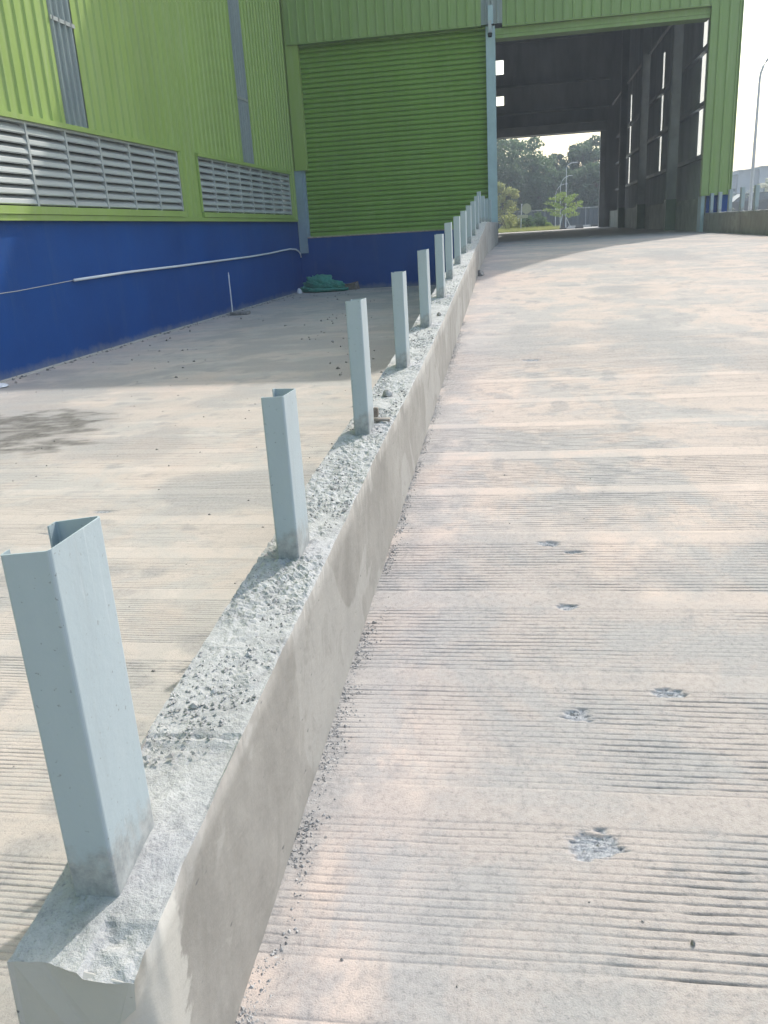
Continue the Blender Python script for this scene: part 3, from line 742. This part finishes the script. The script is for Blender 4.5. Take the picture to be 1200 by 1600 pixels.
m = MB(); m.add([(-3.93, 18.30, .004), (-3.70, 18.24, .004), (-3.66, 18.45, .004), (-3.9, 18.5, .004), (-3.99, 18.28, .12), (-3.73, 18.25, .13), (-3.69, 18.42, .17), (-3.93, 18.47, .12)],
      [(0, 1, 2, 3), (0, 1, 5, 4), (1, 2, 6, 5), (2, 3, 7, 6), (3, 0, 4, 7)])
m.add([(-4.02, 18.25, .118), (-3.73, 18.22, .133), (-3.72, 18.24, .145), (-4.01, 18.28, .128)], [(0, 1, 2, 3)])
tag(m.build('carton', M['brickbat'], None, False, (-3.75, 18.3, 0)), 'small torn brown box against the blue front wall', 'box')

# ------------------------------------------------------------------ far side: trees, shrubs, road, lamps
def leaves(m, centers, n, size, rng, spread, droop=0.0, mi=0, aspect=.5):
    for (cx, cy, cz, r) in centers:
        for _ in range(n):
            d = rng.normal(0, 1, 3); d /= np.linalg.norm(d)+1e-6; rr = r*(.55+.45*rng.random())
            p = np.array((cx, cy, cz))+d*rr*np.array((1, 1, spread))
            a = rng.normal(0, 1, 3); a[2] -= droop; a /= np.linalg.norm(a); b = np.cross(a, rng.normal(0, 1, 3)); b /= np.linalg.norm(b)+1e-6
            s = size*rng.uniform(.6, 1.3)
            m.add([p-a*s, p+b*s*aspect, p+a*s, p-b*s*aspect], [(0, 1, 2, 3)], mi)
def tree(name, x, y, h, cw, leaf, label, group, seed, trunk_h=.35, clumps=26, n=70, size=.22, spire=0.0, z0=.64):
    rng = np.random.default_rng(seed)
    t = thing(name, (x, y, z0), label, 'tree', group)
    m = MB(); lean = rng.uniform(-.3, .3, 2)
    tp = [(x+lean[0]*k*k, y+lean[1]*k*k, z0-.3+(h*.8+.3)*k) for k in (0, .25, .5, .75, 1)]
    m.tube(tp, [h*.022, h*.018, h*.014, h*.009, h*.003], 8)
    cs = []
    for i in range(clumps):
        u = rng.random(); zz = trunk_h + (1-trunk_h)*u
        wr = math.sin(PI*min(1, .18+.82*(1-u)**(.7+spire)))*cw*(1-.45*spire*u)
        a = rng.uniform(0, 2*PI); rr = wr*math.sqrt(rng.random())
        c = (x+lean[0]*zz+rr*math.cos(a), y+rr*math.sin(a), z0+h*zz*.97, cw*rng.uniform(.20, .40))
        cs.append(c)
        if i % 3 == 0:
            b = tp[min(3, 1+int(zz*3))]; m.tube([b, ((b[0]+c[0])/2, (b[1]+c[1])/2, (b[2]+c[2])/2+.15), c[:3]], [h*.007, h*.005, h*.002], 5)
    m.build('trunk', M['bark'], t)
    l = MB(); leaves(l, cs, n, size, rng, .75)
    l.build('crown', leaf, t)
    return t
TG = 'trees behind the drive-through hall'
D, MI, OL = M['leaf_dark'], M['leaf_mid'], M['leaf_olive']
TREES = [
 ('broadleaf_tree', -2.6, 74, 7.0, 2.0, D, 'dark broadleaf tree seen through the hall, beside the column', 1, 0),
 ('broadleaf_tree', -.9, 79, 7.4, 2.2, MI, 'tall rounded grey green tree at the left of the hall opening', 2, 0),
 ('broadleaf_tree', .7, 76, 6.2, 1.8, MI, 'lower green tree sloping down to the gap of sky', 3, 0),
 ('slim_tree', 2.0, 82, 6.2, 1.1, D, 'slim dark tree with a pointed tip in the middle of the hall opening', 4, .7),
 ('slim_tree', 3.1, 80, 6.2, 1.2, D, 'narrow airy tree right behind the twin street lamps', 5, .4),
 ('broadleaf_tree', 4.4, 78, 6.8, 1.6, D, 'open crowned dark tree right of the street lamps', 6, 0),
 ('broadleaf_tree', 6.2, 81, 7.3, 1.7, D, 'tallest dark tree at the right edge of the hall opening', 7, 0),
 ('broadleaf_tree', 5.2, 73, 4.6, 1.7, D, 'low dense dark tree above the boundary fence', 8, 0),
 ('broadleaf_tree', 2.4, 74, 4.1, 1.6, D, 'low dark tree behind the lime green sapling', 9, 0),
 ('broadleaf_tree', -5.5, 80, 7.0, 2.4, D, 'dark tree hidden behind the steel column', 10, 0),
 ('broadleaf_tree', -1.6, 90, 5.2, 2.0, MI, 'hazy low tree in the back row, above the sign', 12, 0),
 ('broadleaf_tree', .9, 92, 5.0, 2.0, D, 'hazy low tree in the back row, above the round shrub', 13, 0),
 ('broadleaf_tree', 3.6, 93, 5.2, 2.1, MI, 'hazy low tree in the back row, behind the street lamps', 14, 0),
 ('broadleaf_tree', 8.8, 82, 6.6, 2.2, D, 'dark tree beyond the right hall wall', 11, 0),
]
for (nm, x, y, h, cw, lf, lab, sd, sp) in TREES:
    tree(nm, x, y, h, cw, lf, lab, TG, sd, .10 if sp == 0 else .12, 78 if sp == 0 else 44, 80, .16, sp)
tree('olive_tree', -2.15, 66, 3.4, 1.15, OL, 'brownish olive tree beside the column in the hall opening', None, 21, .25, 20, 90, .12)
# lime sapling with stakes
x, y = 2.0, 57.5
t_ = thing('lime_sapling', (x, y, .65), 'young lime green tree with tiered leaves, propped by stakes', 'tree')
rng = np.random.default_rng(31); m = MB(); m.tube([(x, y, .5), (x+.02, y, 1.6), (x, y, 2.7)], [.035, .028, .012], 6)
l = MB(); cs = []
for k in range(16):
    a = k*2.4; z = 1.35+1.25*(k/15); r_ = 1.15*math.sin(PI*(.25+.6*k/15)); c = (x+r_*math.cos(a), y+r_*math.sin(a), z+.18)
    m.tube([(x, y, z), c], [.014, .005], 5)
    for q in (.35, .6, .8, 1.0): cs.append((x+(c[0]-x)*q, y+(c[1]-y)*q, z+(c[2]-z)*q, .22))
m.build('trunk', M['bark'], t_); leaves(l, cs, 20, .075, rng, .5); l.build('crown', M['leaf_lime'], t_)
for a in (0, 2.1, 4.2):
    m = MB(); m.tube([(x+.55*math.cos(a), y+.55*math.sin(a), .6), (x+.05*math.cos(a), y+.05*math.sin(a), 1.6)], .02, 6); m.build('stake', M['galv'], t_)
# shrubs
def shrub(name, x, y, w, h, leaf, label, seed, n=26, size=.09):
    rng = np.random.default_rng(seed); t = thing(name, (x, y, .65), label, 'shrub', 'shrubs in the bed behind the hall')
    m = MB()
    for k in range(5): m.tube([(x, y, .6), (x+w*.5*math.cos(k*1.3), y+w*.5*math.sin(k*1.3), .65+h*.7)], [.02, .008], 5)
    m.build('stem', M['bark'], t); l = MB()
    cs = [(x+w*.55*math.sqrt(rng.random())*math.cos(a), y+w*.5*math.sin(a), .65+h*rng.uniform(.15, .8), w*.3) for a in rng.uniform(0, 6.28, 16)]
    leaves(l, cs, n, size, rng, .9); l.build('foliage', leaf, t)
shrub('round_shrub', .60, 55, .75, 1.15, MI, 'rounded clipped green shrub at the right end of the bed', 41, 45)
shrub('leafy_shrub', -.15, 53.5, .65, .95, MI, 'loose green shrub right of the pale sign', 42)
shrub('leafy_shrub', -1.35, 52, .7, 1.1, OL, 'pale olive shrub next to the column', 43)
shrub('leafy_shrub', -.85, 54.5, .6, .9, OL, 'pale shrub directly behind the sign pole', 44)
shrub('leafy_shrub', -1.0, 56.5, .75, 1.75, OL, 'tall pale bush left of the sign', 45)
shrub('leafy_shrub', 1.05, 54, .3, .45, M['leaf_lime'], 'tiny yellow green plant right of the round shrub', 46)
# planting bed, kerbs
m = MB(); m.box(-14, 1.55, 48.2, 58.5, .4, .73); tag(m.build('planting_bed', M['grass']), kind='structure')
l = MB(); rng = np.random.default_rng(5)
for _ in range(2600):
    xx, yy_ = rng.uniform(-3.2, 1.5), 48.3+6*rng.random()**1.6; hh = rng.uniform(.08, .26); dx = rng.normal(0, .06)
    l.add([(xx-.012, yy_, .72), (xx+.012, yy_, .72), (xx+dx, yy_+rng.normal(0, .04), .72+hh)], [(0, 1, 2)])
tag(l.build('tall_grass', M['leaf_olive']), kind='stuff')
def striped(name, x0, x1, y, label, dy=.25):
    t = thing(name, (x0, y, .65), label, 'kerb'); a, b = MB(), MB(); n = int((x1-x0)/.5)
    for i in range(n): (a if i % 2 else b).box(x0+i*.5, x0+i*.5+.498, y, y+dy, .6, .80 if y > 60 else .76, bev=.02)
    a.build('white_block', M['white'], t); b.build('black_block', M['black'], t)
striped('road_kerb', -6, 20, 62.1, 'long black and white striped road kerb under the boundary fence')
striped('road_kerb', 1.6, 3.1, 54.4, 'short striped kerb around the lime green sapling', .2)
# fence behind the road
t_ = thing('boundary_fence', (3, 68, .64), 'dark sheet fence with pale steel frame under the trees', 'fence')
m = MB(); corr(m, 'x', -8, 16, .7, 1.90, 68, -1, .3, .04, .1); m.build('fence_panel', M['fence'], t_)
for xx in np.arange(-7, 16, 2.2):
    m = MB(); m.tube([(xx, 67.9, .5), (xx, 67.9, 2.0)], .025, 6); m.build('fence_post', M['hall_steel'], t_)
m = MB(); m.tube([(-8, 67.9, 1.98), (16, 67.9, 1.98)], .02, 6); m.build('top_rail', M['hall_steel'], t_)
# sign with two pale boards
t_ = thing('sign_post', (-.63, 51.5, .72), 'thin pole with a round pale board above a small rectangular one', 'sign')
m = MB(); m.tube([(-.60, 51.5, .6), (-.53, 51.5, 2.2)], .03, 8); m.build('pole', M['galv'], t_)
m = MB(); vs = [(-.26+.26*math.cos(a), yy_, 1.92+.28*math.sin(a)) for yy_ in (51.44, 51.46) for a in np.linspace(0, 2*PI, 25)[:-1]]
m.add(vs, [tuple(range(24)), tuple(range(24, 48))]+[(i, (i+1) % 24, 24+(i+1) % 24, 24+i) for i in range(24)]); m.build('round_board', M['olive_board'], t_)
m = MB(); m.box(-.78, -.18, 51.44, 51.46, 1.42, 1.60, bev=.005); m.build('small_board', M['olive_board'], t_)
# street lamps
def lamp(x, y, z0, h, r, arm, label, adir=1, armh=.9):
    t = thing('street_lamp', (x, y, z0), label, 'street lamp', 'slim grey street lamps')
    m = MB(); m.tube([(x, y, z0-.2), (x, y, z0+h*.5), (x, y, z0+h)], [r, r*.85, r*.65], 8); m.build('pole', M['galv'], t)
    m = MB(); P = [(x, y, z0+h)]
    for k in range(1, 9):
        a = PI/2*k/8; P.append((x+adir*arm*(1-math.cos(a)), y, z0+h+armh*math.sin(a)))
    m.tube(P, [r*.65-.0*k for k in range(9)], 8); ar = m.build('arm', M['galv'], t)
    hl = r*6.6; m = MB(); e = P[-1]; m.box(min(e[0], e[0]+adir*hl), max(e[0], e[0]+adir*hl), y-r*1.2, y+r*1.2, e[2]-r*.8, e[2]+r*.7, bev=.02); m.build('lamp_head', M['galv'], t)
lamp(9.17, 40, .6, 5.55, .075, 1.3, 'tall street lamp with curved arm right of the building', 1, 1.2)
lamp(2.30, 61, .65, 3.75, .035, .5, 'tallest thin street lamp behind the lime green sapling', 1, .35)
lamp(2.02, 64, .65, 2.70, .03, .62, 'middle street lamp of the three behind the sapling, arm bending right', 1, .75)
lamp(1.74, 66, .65, 2.20, .03, .65, 'shortest street lamp, left of the three behind the sapling', 1, .8)
t_ = thing('signal_pole', (4.55, 60.5, .65), 'thin grey pole near the right edge of the hall opening', 'pole')
m = MB(); m.tube([(4.45, 60.5, .5), (4.47, 60.5, 3.1)], .03, 6); m.build('pole', M['galv'], t_)
m = MB(); m.tube([(4.47, 60.5, 3.1), (4.47, 60.5, 3.16)], [.05, .03], 6); m.build('cap', M['galv'], t_)

# right: far factory, palms, truck, car
t_ = thing('grey_factory', (18, 82, .6), 'pale grey flat roofed factory in the distance right of the green building', 'building')
m = MB(); m.box(14, 17.55, 82, 92, .5, 4.0); m.box(17.55, 19.2, 81.6, 92, .5, 4.32); m.box(19.2, 30, 81.2, 94, .5, 4.50); m.build('wall', M['farwall'], t_)
m = MB(); m.box(13.9, 17.54, 81.85, 92.1, 4.0, 4.10); m.box(17.5, 19.18, 81.45, 92.1, 4.32, 4.42); m.box(19.18, 30.1, 81.05, 94, 4.5, 4.60); m.build('parapet', M['roof'], t_)
for (a, b, z0, z1, yy_) in ((16.9, 17.5, 2.72, 2.95, 81.95), (17.7, 18.0, 2.0, 2.5, 81.55), (18.3, 18.6, 2.0, 2.5, 81.55), (19.6, 20.4, 2.2, 2.9, 81.15), (21, 22, 2.2, 2.9, 81.15)):
    m = MB(); m.box(a, b, yy_, yy_+.04, z0, z1); w = m.build('window', M['farwin'], t_)
m = MB(); m.box(16.7, 18.4, 79.8, 82.0, 2.0, 2.08); m.build('canopy', M['white'], t_)
t_ = thing('box_truck', (15.6, 58, .65), 'cream box truck parked at the far right edge', 'truck')
m = MB(); m.box(15.15, 17.20, 58, 62.5, 1.55, 3.05, bev=.04); m.build('cargo_box', M['cream'], t_)
m = MB(); m.box(15.20, 17.15, 55.9, 57.9, 1.15, 2.45, bev=.18); cb = m.build('cab', M['farwall'], t_)
m = MB(); m.box(15.35, 17.00, 55.88, 55.93, 1.75, 2.3); m.build('windscreen', M['farwin'], cb)
m = MB(); m.box(15.40, 16.95, 55.95, 62.3, 1.0, 1.2); m.build('chassis', M['darkcar'], t_)
for (xx, yy_) in ((15.2, 56.7), (16.9, 56.7), (15.2, 61.2), (16.9, 61.2)):
    m = MB(); m.tube([(xx, yy_, 1.07), (xx+.24, yy_, 1.07)], .42, 16); m.build('wheel', M['tyre'], t_)
t_ = thing('parked_car', (11.8, 56, .65), 'dark car parked beyond the right kerb posts', 'car')
vs = []
prof = [(0, .35), (.05, .80), (.9, .95), (1.5, 1.42), (2.9, 1.45), (3.6, 1.0), (4.2, .90), (4.25, .35)]
xb, yb = 10.9, 56.0
vs = [(xb+a, yb+w, .65+z) for w in (0, 1.7) for (a, z) in prof]; m = MB()
m.add(vs, [tuple(range(8)), tuple(range(8, 16))]+[(i, (i+1) % 8, 8+(i+1) % 8, 8+i) for i in range(8)]); m.build('body', M['darkcar'], t_)
m = MB(); m.add([(xb+1.05, yb-.005, 1.62), (xb+1.55, yb-.005, 2.03), (xb+2.85, yb-.005, 2.05), (xb+3.3, yb-.005, 1.68)], [(0, 1, 2, 3)]); m.build('window', M['farwin'], t_)
for xx in (xb+.8, xb+3.4):
    for w in (-.02, 1.5):
        m = MB(); m.tube([(xx, yb+w, .97), (xx, yb+w+.22, .97)], .33, 14); m.build('wheel', M['tyre'], t_)
def palm(x, y, h, label, seed, nf=13, fl=1.2, z0=.6):
    rng = np.random.default_rng(seed); t = thing('palm_tree', (x, y, z0), label, 'palm', 'palms right of the building')
    m = MB(); m.tube([(x, y, z0-.2), (x+.05, y, z0+h*.5), (x, y, z0+h)], [.14, .10, .07], 8); m.build('trunk', M['bark'], t)
    l = MB()
    for k in range(nf):
        a = 2*PI*k/nf+rng.uniform(-.2, .2); up = rng.uniform(.1, 1.0)
        for s in np.linspace(.08, 1, 15):
            px, pz = fl*s, fl*(up*s-1.05*s*s*.9); c = np.array((x+px*math.cos(a), y+px*math.sin(a), z0+h+pz))
            ln = .30*fl*math.sin(PI*min(1, .15+.8*s))
            for sd in (-1, 1):
                d = np.array((-math.sin(a)*sd*.8+math.cos(a)*.5, math.cos(a)*sd*.8+math.sin(a)*.5, -.35)); q = np.array((math.cos(a), math.sin(a), 0))*.03*fl
                l.add([c-q, c+q, c+d*ln], [(0, 1, 2)])
    l.build('crown', M['leaf_dark'], t)
palm(11.9, 48, 1.55, 'dark palm behind the posts at the right edge of the frame', 61)
palm(13.3, 62, 1.4, 'small palm left of the cream truck', 62, 11, 1.0)
palm(10.35, 52, .55, 'low palm beside the dark car, between the right kerb posts', 63, 11, .8)
t_ = thing('marker_bollard', (7.57, 40, .6), 'thin white and yellow marker post with black cap by the blue base', 'bollard')
m = MB(); m.tube([(7.57, 40, .5), (7.57, 40, 1.28)], .06, 10); m.build('lower_sleeve', M['cream'], t_)
m = MB(); m.tube([(7.57, 40, 1.281), (7.57, 40, 1.72)], .06, 10); m.build('post', M['pvc'], t_)
m = MB(); m.tube([(7.57, 40, 1.721), (7.57, 40, 1.90)], [.08, .06], 10); m.build('cap', M['black'], t_)

# ------------------------------------------------------------------ light, sky, camera
EL, AZ = 45.0, 24.6
w = bpy.data.worlds.new('World'); scene.world = w; w.use_nodes = True
nt = w.node_tree; bg = nt.nodes['Background']
sk = nt.nodes.new('ShaderNodeTexSky'); sk.sky_type = 'NISHITA'; sk.sun_disc = False
sk.sun_elevation = R(EL); sk.sun_rotation = R(AZ); sk.air_density = 1.6; sk.dust_density = 2.6; sk.ozone_density = 1.0
nt.links.new(sk.outputs[0], bg.inputs[0]); bg.inputs[1].default_value = .15
sl = bpy.data.lights.new('sun', 'SUN'); sl.energy = 2.0; sl.angle = R(.55); sl.color = (1, .95, .89)
so = bpy.data.objects.new('sun', sl); COL.objects.link(so); so.location = (10, 20, 30)
sd = Vector((math.sin(R(AZ))*math.cos(R(EL)), math.cos(R(AZ))*math.cos(R(EL)), math.sin(R(EL))))
so.rotation_euler = (-sd).to_track_quat('-Z', 'Y').to_euler()

hz = MB(); hz.box(-1000, 1000, -1000, 1000, -1.6, 14.5)
t = NT('haze_air'); t.t.nodes.remove(t.b); pv = t.n('ShaderNodeVolumePrincipled'); pv.inputs['Color'].default_value = (.78, .89, 1, 1); pv.inputs['Density'].default_value = .0030
pv.inputs['Anisotropy'].default_value = .2; t.l(pv.outputs[0], t.out.inputs['Volume'])
tag(hz.build('haze', t.mat), kind='stuff')
roll, pitch, yaw = R(3.43363), R(18.46434), R(10.52756)
fw = Vector((-math.sin(yaw)*math.cos(pitch), math.cos(yaw)*math.cos(pitch), -math.sin(pitch)))
rt = Vector((math.cos(yaw), math.sin(yaw), 0)); up = rt.cross(fw)
r2 = rt*math.cos(roll) - up*math.sin(roll); u2 = rt*math.sin(roll) + up*math.cos(roll)
cam = bpy.data.cameras.new('camera'); co = bpy.data.objects.new('camera', cam); COL.objects.link(co); scene.camera = co
mt = Matrix((r2, u2, -fw)).transposed().to_4x4(); mt.translation = (0, 0, 1.15); co.matrix_world = mt
cam.sensor_fit = 'VERTICAL'; cam.sensor_height = 36; cam.lens = 36*1310/1600; cam.clip_start = .05; cam.clip_end = 3000
vs_ = scene.view_settings; vs_.view_transform = 'Standard'; vs_.look = 'None'; vs_.exposure = 1.03; vs_.gamma = 1
scene.render.resolution_x = 768; scene.render.resolution_y = 1024
